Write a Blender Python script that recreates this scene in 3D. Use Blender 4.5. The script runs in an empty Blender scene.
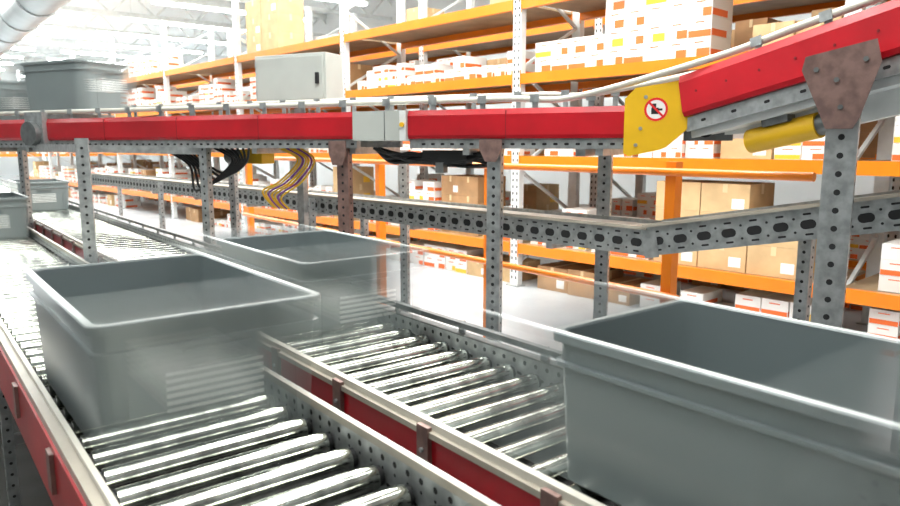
import bpy, math, random
from mathutils import Matrix, Vector, Quaternion
random.seed(11)
scene=bpy.context.scene
EYE=1.62
# ------------------------------------------------------------ materials
MATS={}
def mat(name,col,rough=.5,metal=0.,noise=0.,nscale=8.,emit=0.,bump=0.,stretch=None,spec=None,coat=0.):
    m=bpy.data.materials.new(name); m.use_nodes=True
    nt=m.node_tree; b=nt.nodes['Principled BSDF']
    b.inputs['Base Color'].default_value=(*col,1); b.inputs['Roughness'].default_value=rough
    b.inputs['Metallic'].default_value=metal
    if coat: b.inputs['Coat Weight'].default_value=coat; b.inputs['Coat Roughness'].default_value=.15
    if spec is not None: b.inputs['Specular IOR Level'].default_value=spec
    if emit:
        b.inputs['Emission Color'].default_value=(*col,1); b.inputs['Emission Strength'].default_value=emit
    if noise or bump:
        tc=nt.nodes.new('ShaderNodeTexCoord'); mp=nt.nodes.new('ShaderNodeMapping')
        if stretch: mp.inputs['Scale'].default_value=stretch
        n=nt.nodes.new('ShaderNodeTexNoise'); n.inputs['Scale'].default_value=nscale; n.inputs['Detail'].default_value=5
        nt.links.new(tc.outputs['Object'],mp.inputs['Vector']); nt.links.new(mp.outputs['Vector'],n.inputs['Vector'])
        if noise:
            r=nt.nodes.new('ShaderNodeValToRGB')
            r.color_ramp.elements[0].position=.35; r.color_ramp.elements[1].position=.62
            r.color_ramp.elements[0].color=(*[c*(1-noise) for c in col],1)
            r.color_ramp.elements[1].color=(*[min(1,c*(1+noise*.6)) for c in col],1)
            nt.links.new(n.outputs['Fac'],r.inputs['Fac']); nt.links.new(r.outputs['Color'],b.inputs['Base Color'])
        if bump:
            bp=nt.nodes.new('ShaderNodeBump'); bp.inputs['Strength'].default_value=bump; bp.inputs['Distance'].default_value=.01
            nt.links.new(n.outputs['Fac'],bp.inputs['Height']); nt.links.new(bp.outputs['Normal'],b.inputs['Normal'])
    MATS[name]=m; return m
mat('galv',(.42,.44,.44),.36,.65,.25,22)
mat('galv_dark',(.17,.18,.18),.45,.6,.25,14)
mat('chrome',(.76,.78,.71),.12,1.,.48,5,stretch=(4.,.6,.6))  # light and dark bands along the rollers are reflections painted into the colour
mat('hole',(.012,.012,.013),.8)
mat('red',(.46,.004,.012),.32,0.,.2,3,coat=.2)
mat('red_dark',(.20,.006,.010),.45)
mat('cream',(.40,.36,.295),.36,0,.12,5)
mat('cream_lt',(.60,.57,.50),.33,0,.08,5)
mat('belt',(.05,.05,.05),.7)
mat('belt_tan',(.34,.29,.24),.5,0,.1,6)
mat('rust',(.25,.155,.135),.42,.45,.3,18)
mat('orange',(.84,.215,.004),.34,0,.06,3,coat=.2)
mat('yellow',(.78,.45,.008),.4,0,.06,5)
mat('white_steel',(.74,.76,.75),.4,.1,.08,6)
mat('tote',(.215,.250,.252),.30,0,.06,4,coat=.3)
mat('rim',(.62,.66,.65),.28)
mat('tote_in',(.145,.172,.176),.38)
mat('label',(.85,.88,.86),.5)
mat('black',(.012,.012,.013),.5)
mat('purple',(.22,.05,.30),.4)
mat('cabinet',(.46,.48,.45),.4,0,.05,4)
mat('carton',(.44,.25,.115),.7,0,.15,5)
mat('carton_lt',(.62,.42,.215),.7,0,.12,5)
mat('tape',(.72,.56,.32),.35)
mat('boxwhite',(.84,.83,.80),.5)
mat('boxorange',(.86,.16,.03),.45)
mat('boxyellow',(.88,.52,.04),.45)
mat('deck',(.40,.28,.17),.6,0,.15,4)
mat('floor',(.62,.65,.68),.22,0,.12,1.2,bump=.02)
mat('floor_shade',(.045,.045,.04),.8,0,.2,5)  # near-black colour paints the shade under and beside the lanes
mat('wall',(.78,.81,.82),.7,0,.04,1)
mat('ceil',(.86,.89,.90),.7)
mat('duct',(.36,.40,.41),.4,.5,.1,2)
mat('tube_glow',(.96,1,.98),.5,emit=19)
mat('signred',(.75,.02,.02),.4)

class MB:
    def __init__(s,name): s.name=name; s.v=[];s.f=[];s.m=[];s.sm=[];s.mats=[];s.M=Matrix.Identity(4)
    def mi(s,k):
        if k not in s.mats: s.mats.append(k)
        return s.mats.index(k)
    def add(s,vs,fs,k,smooth=False,M=None):
        o=len(s.v); T=s.M if M is None else s.M@M
        s.v+=[T@Vector(v) for v in vs]
        i=s.mi(k)
        for f in fs: s.f.append([o+a for a in f]); s.m.append(i); s.sm.append(smooth)
    def box(s,x0,x1,y0,y1,z0,z1,k,M=None):
        vs=[(x0,y0,z0),(x1,y0,z0),(x1,y1,z0),(x0,y1,z0),(x0,y0,z1),(x1,y0,z1),(x1,y1,z1),(x0,y1,z1)]
        s.add(vs,[(0,3,2,1),(4,5,6,7),(0,1,5,4),(1,2,6,5),(2,3,7,6),(3,0,4,7)],k,False,M)
    def cyl(s,p0,p1,r,k,n=12,r1=None,cap=True):
        p0=Vector(p0);p1=Vector(p1);d=(p1-p0).normalized();q=d.to_track_quat('Z','Y')
        r1=r if r1 is None else r1; vs=[]
        for P,R in((p0,r),(p1,r1)):
            for i in range(n):
                a=2*math.pi*i/n; vs.append(P+q@Vector((R*math.cos(a),R*math.sin(a),0)))
        s.add(vs,[(i,(i+1)%n,n+(i+1)%n,n+i) for i in range(n)],k,True)
        if cap: s.add(vs,[tuple(range(n-1,-1,-1)),tuple(range(n,2*n))],k)
    def tube(s,pts,r,k,n=8):
        pts=[Vector(p) for p in pts]; vs=[]; q=None; L=len(pts)
        for i,P in enumerate(pts):
            d=(pts[min(i+1,L-1)]-pts[max(i-1,0)]).normalized()
            q2=d.to_track_quat('Z','Y') if q is None else (pd.rotation_difference(d)@q)
            q=q2; pd=d
            for j in range(n):
                a=2*math.pi*j/n; vs.append(P+q@Vector((r*math.cos(a),r*math.sin(a),0)))
        fs=[(i*n+j,i*n+(j+1)%n,(i+1)*n+(j+1)%n,(i+1)*n+j) for i in range(L-1) for j in range(n)]
        s.add(vs,fs,k,True)
        s.add(vs,[tuple(range(n-1,-1,-1)),tuple(range((L-1)*n,L*n))],k)
    def beam(s,p0,p1,w,h,k):
        p0=Vector(p0);p1=Vector(p1);d=p1-p0;L=d.length
        x=d.normalized(); up=Vector((0,0,1))
        if abs(x.z)>.95: up=Vector((1,0,0))
        y=up.cross(x).normalized(); z=x.cross(y)
        M=Matrix((x,y,z)).transposed().to_4x4(); M.translation=p0
        s.box(0,L,-w/2,w/2,-h/2,h/2,k,M)
    def prism(s,poly,y0,y1,k,M=None):
        n=len(poly); vs=[(a,y0,b) for a,b in poly]+[(a,y1,b) for a,b in poly]
        s.add(vs,[tuple(range(n)),tuple(range(2*n-1,n-1,-1))]+[(i,n+i,n+(i+1)%n,(i+1)%n) for i in range(n)],k,False,M)
    def disc(s,c,r,k,axis='y-',n=10,L=0.):
        x,y,z=c; vs=[]
        for i in range(n):
            a=2*math.pi*(i+.5)/n; cx=r*math.cos(a); cz=r*math.sin(a)
            cx+= (L/2 if cx>0 else -L/2)
            if axis=='y': vs.append((x+cx,y,z+cz))
            elif axis=='x': vs.append((x,y+cx,z+cz))
            elif axis=='v': vs.append((x+cz,y,z+cx))
        s.add(vs,[tuple(range(n))],k)
    def finish(s,loc=None,bevel=0):
        me=bpy.data.meshes.new(s.name)
        me.from_pydata([tuple(v) for v in s.v],[],s.f)
        for k in s.mats: me.materials.append(MATS[k])
        me.polygons.foreach_set('material_index',s.m); me.polygons.foreach_set('use_smooth',s.sm)
        me.update()
        o=bpy.data.objects.new(s.name,me); scene.collection.objects.link(o)
        if loc: o.location=loc
        if bevel:
            b=o.modifiers.new('bevel','BEVEL'); b.width=bevel; b.segments=2; b.limit_method='ANGLE'
        return o
def frame(P,dx,z=0):
    a=math.atan2(dx[1],dx[0]); M=Matrix.Rotation(a,4,'Z'); M.translation=Vector((P[0],P[1],z)); return M
def cat(pts,n=10):
    pts=[Vector(p) for p in pts]; pts=[pts[0]]+pts+[pts[-1]]; out=[]
    for i in range(1,len(pts)-2):
        a,b,c_,d_=pts[i-1:i+3]
        for k in range(n):
            t=k/n; out.append(.5*((2*b)+(c_-a)*t+(2*a-5*b+4*c_-d_)*t*t+(-a+3*b-3*c_+d_)*t**3))
    out.append(pts[-2]); return out

def post(mb,x,y,z0,z1,nrm,w=.065,d=.045,k='galv',plate=True,hr=.0085,pitch=.05,hk='hole'):
    a=math.atan2(nrm[1],nrm[0])+math.pi/2
    M=Matrix.Translation((x,y,0))@Matrix.Rotation(a,4,'Z'); old=mb.M; mb.M=old@M
    t=.004
    mb.box(-w/2,w/2,-d/2,-d/2+t,z0,z1,k)
    mb.box(-w/2,-w/2+t,-d/2+t,d/2,z0,z1,k); mb.box(w/2-t,w/2,-d/2+t,d/2,z0,z1,k)
    mb.box(-w/2+t,-w/2+.016,d/2-t,d/2,z0,z1,k); mb.box(w/2-.016,w/2-t,d/2-t,d/2,z0,z1,k)
    z=z0+.04
    while z<z1-.02:
        mb.disc((0,-d/2-.0008,z),hr,hk,'y',10)
        mb.disc((-w/2-.0008,0,z+pitch/2),hr*.8,hk,'x',8); mb.disc((w/2+.0008,0,z+pitch/2),hr*.8,hk,'x',8)
        z+=pitch
    if plate: mb.box(-w*.8,w*.8,-d,d,z0,z0+.008,k)
    mb.M=old

# ------------------------------------------------------------ room
f=MB('floor'); f.box(-8,12,-4,44,-.1,0,'floor'); f.finish()
f=MB('floor_shade'); f.box(-3.2,1.7,-3.5,8,0.0,.012,'floor_shade'); f.finish()  # added dark sheet, stands for the lane shadow on the floor
w=MB('wall_back'); w.box(12,12.2,-4,44,0,6,'wall'); w.finish()
w=MB('wall_end'); w.box(-8,12,44,44.2,0,6,'wall'); w.finish()
c=MB('ceiling'); c.box(-8,12.2,-4,44.2,6,6.15,'ceil')
c.finish()
for i,yy in enumerate(range(2,44,4)):
    t=MB('roof_truss')
    t.box(-8,12,yy-.06,yy+.06,5.85,6.0,'white_steel'); t.box(-8,12,yy-.05,yy+.05,5.25,5.35,'white_steel')
    x=-8
    while x<11.5:
        t.beam((x,yy,5.3),(x+.6,yy,5.9),.05,.05,'white_steel'); t.beam((x+.6,yy,5.9),(x+1.2,yy,5.3),.05,.05,'white_steel'); x+=1.2
    t.finish()
for yy in [0,3,6,9,12,15,18,21,24,27,30,33,36,39,42]:
    for x0 in (-5,.2,5.4):
        L=MB('ceiling_light'); y2=yy+.8
        L.box(x0,x0+4.4,y2-.12,y2+.12,5.16,5.22,'white_steel')
        L.cyl((x0+.05,y2-.06,5.13),(x0+4.35,y2-.06,5.13),.035,'tube_glow',8); L.cyl((x0+.05,y2+.06,5.13),(x0+4.35,y2+.06,5.13),.035,'tube_glow',8)
        for xx in (x0+.3,x0+4.1): L.cyl((xx,y2,5.22),(xx,y2,6.0),.008,'white_steel',6)
        L.finish()
d=MB('ventilation_duct'); d.cyl((2.2,9,4.15),(2.2,35.9,4.15),.36,'duct',20)
for yy in range(10,35,2): d.cyl((2.2,yy,4.15),(2.2,yy+.06,4.15),.385,'galv',20)
for yy in range(10,35,4): d.cyl((2.2,yy+.03,4.5),(2.2,yy+.03,6),.012,'galv',6)
d.finish()

# ------------------------------------------------------------ racks
LEV=[.5,1.5,2.4,3.2]; PITCH=3.4; N0,N1=-2,7
RM=Matrix.Translation((5.54,5.82,0))@Matrix.Rotation(math.atan2(.997,-.075),4,'Z')
def rack(off,name='pallet_rack',n0=N0,n1=N1,Mx=None,H=4.25,lev=LEV,depth=1.05):
    mb=MB(name); mb.M=(Mx or RM)@Matrix.Translation((0,-off,0))
    for i in range(n0,n1+1):
        x=i*PITCH
        for y in (0,-depth):
            mb.box(x-.06,x+.06,y-.012,y,0,H,'white_steel')
            mb.box(x-.06,x-.05,y-.08,y-.012,0,H,'white_steel'); mb.box(x+.05,x+.06,y-.08,y-.012,0,H,'white_steel')
            mb.box(x-.09,x+.09,y-.1,y+.04,0,.01,'galv')
            z=.1
            while z<H-.05 and y==0 and i<4:
                mb.disc((x-.03,y+.001,z),.010,'hole','v',8,L=.016); mb.disc((x+.03,y+.001,z),.010,'hole','v',8,L=.016)
                z+=.075
        z=.25; s=0
        while z<H-.6:
            a,b=(-.05,-depth) if s%2==0 else (-depth,-.05)
            mb.beam((x,a,z),(x,b,z+.55),.035,.03,'white_steel'); z+=.55; s+=1
    for i in range(n0,n1):
        xa,xb=i*PITCH+.06,(i+1)*PITCH-.06
        for z in lev:
            for y in (0,-depth-.0):
                mb.box(xa,xb,y-.05,y+.006,z-.11,z,'orange')
                for xe in (xa,xb-.006): mb.box(xe-.002,xe+.008,y+.006,y+.012,z-.15,z+.04,'orange')
            mb.box(xa,xb,-depth+.0,-.05,z-.03,z-.005,'deck')
    return mb.finish()
rack(0); rack(1.5)

def carton(mb,x,y,z,w,d,h,kind):
    if kind=='w':
        mb.box(x,x+w,y-d,y,z,z+h,'boxwhite')
        k='boxorange' if random.random()<.88 else 'boxyellow'
        st=random.random()
        if st<.55:
            hh=h*.46; ww=w*random.choice([.4,.5,.6])
            mb.box(x+.006,x+ww,y,y+.0015,z+.006,z+hh,k)
        elif st<.85:
            mb.box(x+.004,x+w-.004,y,y+.0015,z+.004,z+h*.36,k)
        mb.box(x-.0015,x,y-d*.75,y-.01,z+.01,z+h*.40,k)
        mb.box(x+w*.3,x+w*.7,y,y+.002,z+h*.74,z+h*.80,'boxorange')
    else:
        k='carton' if kind=='b' else 'carton_lt'
        mb.box(x,x+w,y-d,y,z,z+h,k)
        mb.box(x+w*.45,x+w*.55,y,y+.0012,z+h*.7,z+h,'tape')
        mb.box(x+w*.45,x+w*.55,y-d,y+.0012,z+h,z+h+.0012,'tape')
        mb.box(x-.0012,x,y-d*.55,y-d*.45,z+h*.65,z+h,'tape')
        if random.random()<.6: mb.box(x+w*.1,x+w*.35,y,y+.0015,z+h*.15,z+h*.5,'boxwhite')
        if random.random()<.4: mb.box(x-.0015,x,y-d*.85,y-d*.6,z+h*.1,z+h*.45,'boxyellow')
def fill(mb,xa,xb,z,maxh,plan=None,ybase=-.08,gap=.03):
    x=xa
    while x<xb-.2:
        kind=random.choice('wwwwwwbl') if plan is None else random.choice(plan)
        if kind=='w': w,h,dd=random.uniform(.15,.24),random.uniform(.10,.15),.38
        else: w,h,dd=random.uniform(.32,.46),random.uniform(.2,.30),.5
        cols=random.randint(2,5) if kind=='w' else random.randint(1,2)
        nst=max(1,min(int(maxh/h),random.choice([2,3,4,4,5])))
        for c_ in range(cols):
            if x+w>xb: break
            st=nst if random.random()<.6 else max(1,nst-1)
            yy=ybase-random.uniform(0,.08)
            for k_ in range(st): carton(mb,x,yy,z+k_*h,w-.006,dd,h-.002,kind)
            x+=w
        x+=random.uniform(.0,.10)
        if random.random()<gap: x+=.35
for off in (0,1.5):
    for z,mh in zip([0.0]+LEV,[.36,.80,.74,.62,.8]):
        mb=MB('carton_boxes'); mb.M=RM@Matrix.Translation((0,-off,0))
        for i in range(N0,N1):
            xa,xb=i*PITCH+.12,(i+1)*PITCH-.12
            if off==0 and z==3.2:
                if i==1:
                    for k_ in range(3):
                        carton(mb,xb-1.25,-.1,z+k_*.3,.55,.5,.297,'l'); carton(mb,xb-.68,-.1,z+k_*.3,.55,.5,.297,'l')
                if i>2: fill(mb,xa,xb,z,.5)
                continue
            if off==1.5 and z==3.2 and i>1:
                fill(mb,xa,xb,z,.4); continue
            if off==0 and i==-1 and z==2.4:
                x=xa+1.05
                while x<xb-1.0:
                    for k_ in range(4): carton(mb,x,-.08,z+k_*.175,.22,.38,.173,'w')
                    x+=.226
                while x<xb-.22:
                    for k_ in range(2): carton(mb,x,-.08,z+k_*.16,.22,.38,.158,'w')
                    x+=.226
                fill(mb,xa,xa+.95,z,.3,'bl'); continue
            if off==0 and i==-1 and z==.5:
                fill(mb,xa+1.6,xb,z,.50,'w',gap=0)
                for c_ in range(3):
                    for k_ in range(3 if c_ else 2): carton(mb,xa+.15+c_*.46,-.08,z+k_*.26,.45,.5,.258,'l')
                continue
            if off==0 and i==-2 and z==.5:
                fill(mb,xa,xb,z,.6,'wwww',gap=0); continue
            if off==0 and i in(-1,-2) and z==1.5:
                fill(mb,xa,xb,z,.6,'wwwwl',gap=0); continue
            if off==0 and i==-1 and z==0:
                fill(mb,xa,xb,z,.34,'wwwb',gap=0); continue
            if off==0 and i==0 and z==2.4:
                fill(mb,xa,xb,z,.36,'wwbl',gap=0); continue
            if off==0 and i==1 and z==2.4:
                fill(mb,xa,xb,z,.45,'wbl'); continue
            if z==0 and random.random()<.3: continue
            fill(mb,xa,xb,z,mh)
        if mb.v: mb.finish()
RE=Matrix.Translation((9.0,38,0))@Matrix.Rotation(math.pi,4,'Z')
rack(0,'pallet_rack',0,4,RE,H=5.0,lev=[1.2,2.6,3.9])
mb=MB('carton_boxes'); mb.M=RE
for z in (1.2,2.6,3.9):
    for i in range(4): fill(mb,i*PITCH+.12,(i+1)*PITCH-.12,z,.9)
mb.finish()

# ------------------------------------------------------------ roller conveyors
def rollers(mb,x0,x1,ya,yb,zc,r=.030,pitch=.118):
    y=ya; 
    while y<yb:
        mb.cyl((x0+.02,y,zc),(x1-.02,y,zc),r,'chrome',24)
        mb.cyl((x0+.004,y,zc),(x0+.022,y,zc),r*.8,'black',12); mb.cyl((x1-.022,y,zc),(x1-.004,y,zc),r*.8,'black',12)
        mb.cyl((x0-.02,y,zc),(x1+.02,y,zc),.006,'galv_dark',6)
        y+=pitch
def legs(mb,x0,x1,ya,yb,zt,step=1.8):
    y=ya
    while y<yb:
        for x in (x0,x1): post(mb,x,y,.012 if y<8 else 0,zt,(-1,0) if x==x0 else (1,0),.06,.04)
        mb.box(x0,x1,y-.02,y+.02,.35,.39,'galv'); mb.box(x0,x1,y-.02,y+.02,zt-.06,zt-.02,'galv'); y+=step
YA,YB=-.6,16.
mb=MB('roller_conveyor')
rollers(mb,.285,.815,YA,YB,.870)
mb.box(.29,.81,YA,YB,.79,.795,'black')  # added black sheet, stands for the shade between the rollers
mb.box(.262,.285,YA,YB,.80,.915,'galv')
mb.box(.232,.262,YA,YB,.74,.915,'red')
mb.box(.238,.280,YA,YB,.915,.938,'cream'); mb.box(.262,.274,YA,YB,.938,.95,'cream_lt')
mb.box(.815,.820,YA,YB,.79,.93,'galv'); mb.box(.815,.855,YA,YB,.93,.935,'galv'); mb.box(.82,.855,YA,YB,.79,.795,'galv')
mb.box(.812,.826,YA,YB,.935,.955,'cream')
y=YA+.03
while y<9:
    mb.disc((.8142,y,.915),.008,'hole','x',8); mb.disc((.8142,y+.0,.89),.0045,'hole','x',6)
    mb.disc((.8142,y+.025,.855),.006,'hole','x',6,L=.012)
    mb.add([(.833,y-.012,.9356),(.843,y-.012,.9356),(.843,y+.012,.9356),(.833,y+.012,.9356)],[(0,1,2,3)],'hole')
    y+=.05
y=YA
while y<10:
    mb.box(.222,.232,y,y+.05,.80,.90,'rust'); y+=.6
legs(mb,.275,.845,-.2,YB,.79)
mb.finish()
mb=MB('roller_conveyor')
rollers(mb,1.0,1.56,YA,YB,.870)
mb.box(1.005,1.555,YA,YB,.79,.795,'black')  # same added black sheet, painting the roller gaps as shaded
mb.box(.985,1.0,YA,YB,.80,.92,'galv')
mb.box(.955,.985,YA,YB,.72,.925,'red'); mb.box(.950,.955,YA,YB,.82,.828,'red_dark')
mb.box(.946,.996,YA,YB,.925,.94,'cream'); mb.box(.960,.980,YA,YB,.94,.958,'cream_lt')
y=YA+.2
while y<12:
    mb.box(.942,.955,y,y+.045,.85,.95,'rust'); mb.cyl((.942,y+.022,.89),(.936,y+.022,.89),.006,'galv',8); y+=.42
mb.box(1.56,1.565,YA,YB,.79,.935,'galv'); mb.box(1.56,1.60,YA,YB,.935,.94,'galv_dark'); mb.box(1.565,1.60,YA,YB,.79,.795,'galv')
mb.box(1.555,1.580,YA,YB,.965,.985,'galv_dark')
y=YA
while y<YB-.1: mb.box(1.58,1.59,y,y+.03,.90,.985,'galv'); y+=.42
y=YA+.03
while y<9:
    mb.disc((1.5592,y,.915),.008,'hole','x',8); mb.disc((1.5592,y+.025,.875),.006,'hole','x',6,L=.012); y+=.05
legs(mb,1.0,1.585,-.2,YB,.79)
mb.finish()

# ------------------------------------------------------------ elevated belt conveyor
D=(-.451,.893); NF=(.893,.451); A0=(2.92,2.28)
def P(s,o=0): return (A0[0]+D[0]*s+NF[0]*o, A0[1]+D[1]*s+NF[1]*o)
W=.56
def inc_M(p0,p1,za,zb):
    a=Vector((p0[0],p0[1],za)); b=Vector((p1[0],p1[1],zb)); x=(b-a).normalized()
    y=Vector((0,0,1)).cross(x).normalized(); z=x.cross(y)
    M=Matrix((x,y,z)).transposed().to_4x4(); M.translation=a; return M,(b-a).length
IM,IL=inc_M((3.00,2.02),(2.85,.1),1.74,2.15)
mb=MB('belt_conveyor')
mb.M=frame(A0,D)
z0,z1=1.655,1.815
def guard(mb,a,b,z0,z1):
    prof=[(0,z0),(.028,z0),(.036,z0+.02),(.036,z1-.03),(.024,z1),(0,z1)]
    vs=[(x,y,z) for x in (a,b) for y,z in prof]; n=len(prof)
    mb.add(vs,[(i,(i+1)%n,n+(i+1)%n,n+i) for i in range(n)]+[tuple(range(n-1,-1,-1)),tuple(range(n,2*n))],'red')
def section(a,b):
    guard(mb,a,b,z0,z1)
    mb.box(a,b,-W,-W-.03,z0,z1,'red')
    mb.box(a,b,-.03,.0,z0-.05,z1-.01,'galv'); mb.box(a,b,-W,-W+.03,z0-.05,z1-.01,'galv')
    mb.box(a,b,-.0,.012,z0-.055,z0-.006,'galv')
    mb.box(a,b,-W+.03,-.03,z1-.045,z1-.035,'belt'); mb.box(a,b,-W+.03,-.03,z0-.0,z0+.01,'belt')
    x=a+.03
    while x<b-.03:
        mb.disc((x,.0125,z0-.03),.007,'hole','y',8,L=.012); x+=.06
section(-.1,1.22); section(1.58,4.32); section(4.52,6.2)
for sx in (.62,2.3,3.0,3.7):
    mb.box(sx,sx+.004,.0,.0375,z0,z1-.01,'red_dark')
mb.box(1.22,1.58,-W-.02,.055,z0-.01,z1+.0,'cabinet'); mb.box(1.22,1.26,.055,.062,z0-.01,z1,'white_steel')
mb.cyl((1.24,.062,z0+.08),(1.24,.075,z0+.08),.014,'yellow',10)
mb.box(1.36,1.365,.055,.0565,z0-.01,z1,'galv_dark')
mb.box(4.32,4.52,-W-.02,.07,z0-.05,z1+.05,'galv'); mb.cyl((4.42,.07,z0+.05),(4.42,.12,z0+.05),.09,'galv_dark',16)
for yy,zz in ((.012,z1+.05),(-W-.01,z1+.11)):
    x=.15
    while x<6:
        mb.box(x,x+.03,yy-.004,yy+.004,z1-.03,zz-.01,'galv')
        mb.box(x-.01,x+.04,yy+.010,yy+.017,zz-.02,zz+.02,'galv'); x+=.3
x=.1
while x<6: mb.box(x,x+.04,-W,0,z0-.09,z0-.05,'galv'); x+=.75
mb.M=Matrix.Identity(4)
def rail(o,zz,yi,zi):
    pts=[(*P(s,o),zz) for s in (6.2,5,4,3,2,1.2,.6,.25)]+[IM@Vector((x,yi,zi)) for x in (.25,.6,1.0,1.5,IL)]
    mb.tube(cat(pts,6),.0165,'cream_lt',10)
rail(-.012,z1+.05,-.014,.225); rail(W+.01,z1+.11,W+.01,.29)
n=(-NF[0],-NF[1])
p=P(.70,.02); post(mb,*p,0,1.66,n,.08,.05,hr=.010)
p=P(1.69,.02); post(mb,*p,0,1.64,n,.08,.05,k='rust')
post(mb,1.68,4.83,0,1.64,n)
post(mb,2.3,5.94,0,1.6,n); post(mb,3.40,2.78,0,1.62,n,.08,.05)
mb.beam((3.40,2.78,1.58),(2.85,2.5,1.58),.05,.04,'galv')
post(mb,3.24,4.7,0,1.58,n)
post(mb,.9,4.7,0.012,1.66,(-.3,-.95),.07,.05); post(mb,.9,7.2,0.012,1.66,n); mb.beam((.9,4.68,1.60),(.9,7.2,1.60),.06,.05,'galv')
mb.beam((.9,6.7,1.60),(2.3,5.94,1.58),.06,.05,'galv')
mb.beam((.9,5.6,1.60),(1.68,4.83,1.58),.04,.05,'galv')
M=frame(P(.70,-.055),(-D[0],-D[1]))
mb.prism([(-.065,1.65),(.065,1.65),(.065,1.60),(.03,1.53),(-.03,1.53),(-.065,1.60)],-.006,.006,'rust',M)
M=frame(P(1.69,-.055),(-D[0],-D[1]))
mb.prism([(-.06,1.645),(.06,1.645),(.06,1.57),(.035,1.5),(-.035,1.5),(-.06,1.57)],-.006,.006,'rust',M)
mb.finish()

mb=MB('inclined_belt_conveyor')
mb.M=IM
prof=[(0,0),(-.03,0),(-.04,.02),(-.04,.16),(-.026,.195),(0,.195)]
vs=[(x,y,z) for x in (.06,IL) for y,z in prof]; nn=len(prof)
mb.add(vs,[(i,nn+i,nn+(i+1)%nn,(i+1)%nn) for i in range(nn)]+[tuple(range(nn)),tuple(range(2*nn-1,nn-1,-1))],'red')
mb.box(0,IL,0,.03,-.06,.17,'galv'); mb.box(0,IL,W-.03,W,-.06,.17,'galv'); mb.box(0,IL,W,W+.03,0,.17,'red')
mb.box(0.02,IL,.03,W-.03,.13,.14,'belt')
mb.box(0.05,IL,-.012,.0,-.07,-.005,'galv')
mb.box(.05,IL,.02,W-.02,-.10,-.065,'white_steel')
mb.prism([(.1,-.10),(IL,-.10),(IL,-.20),(.75,-.20)],.10,.14,'white_steel')
x=.15
while x<IL: mb.cyl((x,-.0405,.1),(x,-.043,.1),.006,'red_dark',8); mb.disc((x,-.0128,-.035),.007,'hole','y',8,L=.014); x+=.16
for yy,zz in ((-.014,.225),(W+.01,.29)):
    x=.45
    while x<IL:
        mb.box(x,x+.03,yy-.004,yy+.004,.15,zz-.010,'galv'); mb.box(x-.01,x+.04,yy-.018,yy-.010,zz-.02,zz+.02,'galv'); x+=.3
mb.cyl((.3,.10,-.17),(.62,.10,-.17),.055,'yellow',16); mb.cyl((.62,.10,-.17),(.7,.10,-.17),.045,'galv_dark',14)
mb.box(.40,.52,.04,.16,-.13,-.10,'galv_dark')
mb.M=Matrix.Identity(4)
post(mb,2.86,1.2,0,1.92,(-.95,-.3),.11,.06,hr=.012,pitch=.07)
M=frame((2.80,1.19),(.31,-.95))
mb.prism([(-.13,1.95),(.10,2.00),(.12,1.92),(.065,1.72),(.045,1.68),(-.045,1.68),(-.07,1.74),(-.14,1.90)],-.006,.006,'rust',M)
for a,b in ((-.09,1.90),(.07,1.93),(0,1.76),(-.02,1.86)):
    q=M@Vector((a,-.006,b)); q2=M@Vector((a,-.014,b)); mb.cyl(q,q2,.010,'galv_dark',6)
post(mb,3.5,1.1,0,1.85,(-.95,-.3),.08,.05)
mb.finish()

mb=MB('belt_transition_guard')
M=frame(P(0,-.06),(-D[0],-D[1])); mb.M=M
poly=[(.02,1.845),(.07,1.895),(.30,1.925),(.335,1.91),(.395,1.78),(.38,1.75),(.22,1.61),(.19,1.597),(.045,1.565),(.02,1.58)]
mb.prism(poly,-.03,.01,'yellow')
def ring(cx,cz,ro,ri,y,k,n=28):
    vs=[];fs=[]
    for i in range(n):
        a=2*math.pi*i/n
        vs+=[(cx+ro*math.cos(a),y,cz+ro*math.sin(a)),(cx+ri*math.cos(a),y,cz+ri*math.sin(a))]
    for i in range(n):
        j=(i+1)%n; fs.append((2*i,2*j,2*j+1,2*i+1))
    mb.add(vs,fs,k)
cx,cz=.17,1.79
mb.disc((cx,-.0305,cz),.056,'boxwhite','y',28)
ring(cx,cz,.056,.045,-.0312,'signred')
mb.box(cx-.022,cx+.012,-.0311,-.0308,cz-.022,cz+.008,'black'); mb.box(cx-.02,cx+.0,-.0311,-.0308,cz+.008,cz+.028,'black'); mb.box(cx+.012,cx+.03,-.0311,-.0308,cz-.006,cz+.004,'black')
R=Matrix.Translation((cx,0,cz))@Matrix.Rotation(math.radians(45),4,'Y')
mb.box(-.045,.045,-.0318,-.0313,-.005,.005,'signred',R)
for a,b in ((.10,1.70),(.12,1.85),(.29,1.87),(.33,1.78),(.08,1.62)): mb.cyl((a,-.03,b),(a,-.036,b),.009,'galv',10)
mb.cyl((.40,.0,1.69),(.40,-.02,1.69),.035,'black',16)
mb.box(.3,.52,.0,.03,1.64,1.72,'galv_dark')
mb.finish()

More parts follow.
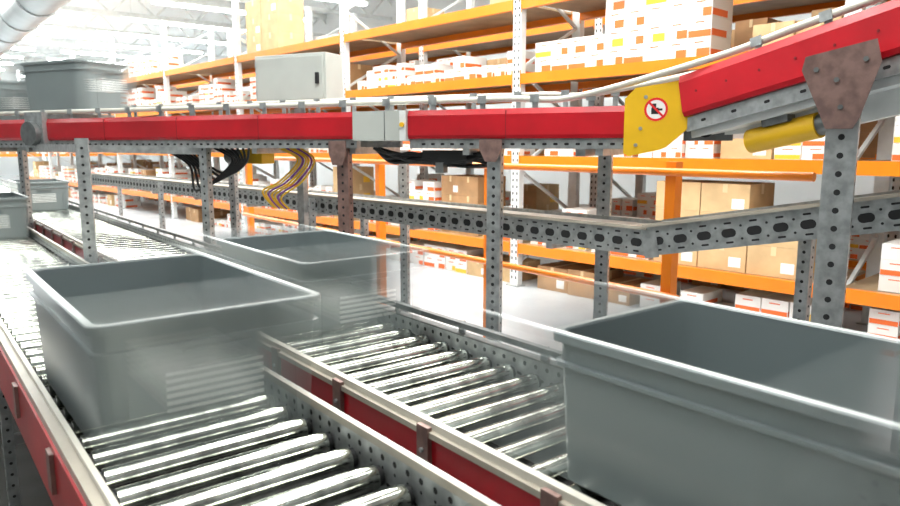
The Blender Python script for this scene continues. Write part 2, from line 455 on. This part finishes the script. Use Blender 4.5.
# ------------------------------------------------------------ slotted frame conveyor
mb=MB('slotted_frame_conveyor')
C0=(2.87,2.07); CD=(-.075,.997)
mb.M=frame(C0,CD)
def slotted(mb,a,b,sgn,wd,zb,zt):
    mb.box(a,b,min(0,sgn*.005),max(0,sgn*.005),zb,zt,'galv')
    mb.box(a,b,min(0,-sgn*.03),max(0,-sgn*.03),zt-.004,zt,'galv'); mb.box(a,b,min(0,-sgn*.03),max(0,-sgn*.03),zb,zb+.004,'galv')
    mb.box(a,b,min(-sgn*wd,-sgn*(wd+.005)),max(-sgn*wd,-sgn*(wd+.005)),zb,zt,'galv')
    mb.box(a,b,min(-sgn*.03,-sgn*(wd-.01)),max(-sgn*.03,-sgn*(wd-.01)),zt-.03,zt-.02,'belt_tan')
    mb.box(a,b,min(sgn*.005,sgn*.022),max(sgn*.005,sgn*.022),zt-.004,zt+.012,'cream')
    x=a+.06
    zm=(zb+zt)/2
    while x<b-.04:
        y=sgn*.0058
        mb.disc((x,y,zm-.004),.021,'hole','y',14,L=.022)
        mb.disc((x+.055,y,zm+.025),.006,'hole','y',8); mb.disc((x+.055,y,zm-.035),.006,'hole','y',8)
        mb.disc((x,y,zm+.042),.005,'hole','y',8,L=.024); mb.disc((x,y,zm-.048),.005,'hole','y',8,L=.024)
        x+=.11
slotted(mb,0,9.5,1,.38,1.080,1.215)
x=.6
while x<9.5: mb.box(x,x+.04,-.38,0,1.05,1.085,'galv'); x+=1.2
mb.M=Matrix.Identity(4)
SM,SL=inc_M(C0,(3.52,.44),1.080,1.40)
mb.M=SM
slotted(mb,0,SL,-1,.38,0,.145)
mb.box(-.01,.06,-.008,-.0055,-.01,.15,'galv')
mb.M=Matrix.Identity(4)
for t in (3.0,6.2,9.2):
    q=(C0[0]+CD[0]*t+.40,C0[1]+CD[1]*t); post(mb,q[0]+.03,q[1],0,1.2,(-1,0)); 
    post(mb,q[0]-.46,q[1],0,1.2,(-1,0))
post(mb,3.56,1.62,0,1.2,(-1,0))
mb.finish()

mb=MB('safety_barrier')
X=3.70
for y in (2.5,4.17,5.78,7.4,9.0):
    mb.box(X-.035,X+.035,y-.035,y+.035,0,1.52,'orange'); mb.box(X-.08,X+.08,y-.08,y+.08,0,.01,'orange')
mb.cyl((X-.05,2.4,.70),(X-.05,9.1,.70),.024,'orange',14); mb.cyl((X-.05,1.65,1.46),(X-.05,9.1,1.46),.024,'orange',14)
mb.finish()

mb=MB('control_cabinet'); mb.M=frame((2.46,4.95),(-D[0],-D[1]))
mb.box(-.32,.32,-.11,.11,1.93,2.28,'cabinet'); mb.box(-.30,.30,-.122,-.11,1.95,2.26,'cabinet')
mb.box(.24,.27,-.135,-.122,2.06,2.14,'black'); 
for z in (1.99,2.2): mb.cyl((-.305,-.118,z),(-.305,-.118,z+.04),.008,'galv',8)
mb.box(-.03,.03,-.03,.03,0,1.93,'galv'); mb.box(-.09,.09,-.09,.09,0,.01,'galv'); mb.box(-.2,.2,-.04,.04,1.90,1.93,'galv')
mb.finish(bevel=.003)

# ------------------------------------------------------------ cables
mb=MB('cable_bundle')
for i in range(14):
    dz=random.uniform(-.05,.02); o=.1+random.uniform(-.05,.05)
    pts=[(*P(s,o+random.uniform(-.02,.02)),1.565+dz+random.uniform(-.035,.016)) for s in (.78,.95,1.1,1.25,1.4,1.55)]
    pts[-1]=(*P(1.5,o),1.60); mb.tube(cat(pts),.009,'black',6)
q=P(1.05,.1); mb.M=frame(q,D); mb.box(-.16,.12,-.04,.05,1.51,1.59,'black'); mb.box(-.02,.03,.0,.06,1.46,1.52,'galv_dark'); mb.finish()
mb=MB('cable_bundle')
for i,k in enumerate(['yellow','purple','yellow','yellow','purple','boxyellow','yellow']):
    pts=[(*P(2.10+i*.028,.13),1.60),(*P(2.00+i*.022,.14),1.52),(*P(2.12+i*.03,.16),1.38),(*P(2.30+i*.026,.17),1.27+i*.006),(*P(2.26+i*.02,.2),1.19)]
    mb.tube(cat(pts),.0068,k,6)
mb.finish()
mb=MB('cable_bundle')
for i in range(7):
    s=3.0+i*.05
    pts=[(*P(s,.1),1.60),(*P(s-.12-.02*i,.12),1.48),(*P(s-.3,.12),1.42-.02*i),(*P(s-.45-.03*i,.12),1.5),(*P(s-.5,.1),1.60)]
    mb.tube(cat(pts),.009,'black',6)
mb.finish()
mb=MB('conveyor_motor'); mb.M=frame(P(2.62,.32),D)
mb.box(-.1,.1,-.07,.07,1.49,1.59,'yellow'); mb.cyl((.1,0,1.54),(.26,0,1.54),.05,'galv_dark',14); mb.finish(bevel=.006)

# ------------------------------------------------------------ totes
def rr(hw,hl,r,z,n=5):
    out=[]
    for cx,cy,a0 in((hw-r,hl-r,0),(-hw+r,hl-r,90),(-hw+r,-hl+r,180),(hw-r,-hl+r,270)):
        for i in range(n+1):
            a=math.radians(a0+90*i/n); out.append((cx+r*math.cos(a),cy+r*math.sin(a),z))
    return out
def tote(cx,cy,z,w=.52,l=.78,h=.32,rot=0,move=None,dwell=.25):
    mb=MB('plastic_tote'); hw,hl=w/2,l/2; tp=.016
    rings=[rr(hw-tp-.02,hl-tp-.02,.02,0),rr(hw-tp-.012,hl-tp-.012,.03,.008),rr(hw-.016,hl-.016,.03,h-.075),rr(hw-.006,hl-.006,.03,h-.073),rr(hw-.006,hl-.006,.03,h-.064),rr(hw-.015,hl-.015,.03,h-.062),
           rr(hw-.014,hl-.014,.03,h-.022),rr(hw,hl,.034,h-.02),rr(hw,hl,.034,h-.003),rr(hw-.003,hl-.003,.032,h)]
    inn=[rr(hw-.018,hl-.018,.03,h),rr(hw-.023,hl-.023,.028,h-.004),rr(hw-tp-.018,hl-tp-.018,.024,.012)]
    n=len(rings[0]); fs=[]
    vs=[v for R_ in rings for v in R_]
    for i in range(len(rings)-1):
        for j in range(n): fs.append((i*n+j,i*n+(j+1)%n,(i+1)*n+(j+1)%n,(i+1)*n+j))
    mb.add(vs,fs,'tote'); mb.add(rings[0],[tuple(range(n-1,-1,-1))],'tote')
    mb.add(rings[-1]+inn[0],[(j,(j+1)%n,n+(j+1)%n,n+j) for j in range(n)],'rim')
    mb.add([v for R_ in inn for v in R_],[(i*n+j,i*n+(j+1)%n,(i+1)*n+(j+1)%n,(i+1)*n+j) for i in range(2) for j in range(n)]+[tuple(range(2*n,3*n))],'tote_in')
    for sx in (-1,1):
        yy=sx*(hl-.019)
        mb.box(-.07,.07,min(yy,yy+sx*.002),max(yy,yy+sx*.002),h-.125,h-.09,'tote_in')
        mb.box(-.08,.08,min(yy,yy+sx*.012),max(yy,yy+sx*.012),h-.09,h-.084,'tote'); mb.box(-.08,.08,min(yy,yy+sx*.008),max(yy,yy+sx*.008),h-.131,h-.125,'tote')
        for xx in (-hw+.075,hw-.08):
            y2=sx*(hl-.021-.004); mb.box(xx,xx+.006,min(y2,y2+sx*.008),max(y2,y2+sx*.008),.03,h-.075,'tote')
        y3=sx*(hl-.0215)
        for q in range(6):
            mb.box(-.12,.11,min(y3,y3+sx*.004),max(y3,y3+sx*.004),h-.225+q*.017,h-.217+q*.017,'label')
    o=mb.finish(); o.rotation_euler=(0,0,rot)
    o.location=(cx,cy,z)
    if move:
        def at(fr,dd):
            o.location=(cx-math.sin(rot)*dd,cy+dd*math.cos(rot),z); o.keyframe_insert('location',frame=fr)
        td=.75+.5*dwell
        at(.5,0); at(td,0); at(1.25,move)
        for fc in o.animation_data.action.fcurves:
            for kp in fc.keyframe_points: kp.interpolation='LINEAR'
        o.cycles.use_motion_blur=True; o.cycles.motion_steps=3
    return o
tote(.555,2.0,.901,w=.55,l=.88,h=.345,move=.36,dwell=.3)
tote(1.28,2.46,.901,w=.53,l=.80,h=.335,move=.38)
tote(1.30,.56,.901,w=.50,l=.88,h=.335,move=.42)
tote(.55,6.6,.901,move=.2); tote(1.28,9.2,.901)
rb=math.atan2(D[1],D[0])-math.pi/2
q=P(4.30,.28); tote(q[0],q[1],1.872,w=.48,h=.38,rot=rb,move=.2)
q=P(5.35,.28); tote(q[0],q[1],1.782,w=.48,h=.36,rot=rb,move=.2)

# ------------------------------------------------------------ lights / world
wd=bpy.data.worlds.new('w'); scene.world=wd; wd.use_nodes=True
wd.node_tree.nodes['Background'].inputs[0].default_value=(.97,1,.98,1); wd.node_tree.nodes['Background'].inputs[1].default_value=.27
def area(x,y,z,sx,sy,e,rot=(0,0,0)):
    l=bpy.data.lights.new('hall_light','AREA'); l.shape='RECTANGLE'; l.size=sx; l.size_y=sy; l.energy=e; l.color=(.99,1,.96)
    o=bpy.data.objects.new('hall_light',l); scene.collection.objects.link(o); o.location=(x,y,z); o.rotation_euler=rot
area(1.0,1.5,5.0,3,3,200); area(4.4,7,5.0,2.4,7,480); area(3,17,5,6,8,900); area(2,30,5,8,10,1500)
area(2.4,3.5,4.9,1.2,1.2,130)
# ------------------------------------------------------------ camera
cam=bpy.data.cameras.new('camera'); co=bpy.data.objects.new('camera',cam); scene.collection.objects.link(co)
cam.sensor_width=36; cam.lens=28.0; co.location=(0,0,EYE)
co.rotation_euler=(math.radians(90-8.77),0,math.radians(-38.3)); scene.camera=co
cam.dof.use_dof=True; cam.dof.focus_distance=3.0; cam.dof.aperture_fstop=4.0
scene.view_settings.view_transform='Standard'; scene.view_settings.exposure=0.
scene.render.use_motion_blur=True; scene.render.motion_blur_shutter=.5
scene.frame_set(1)
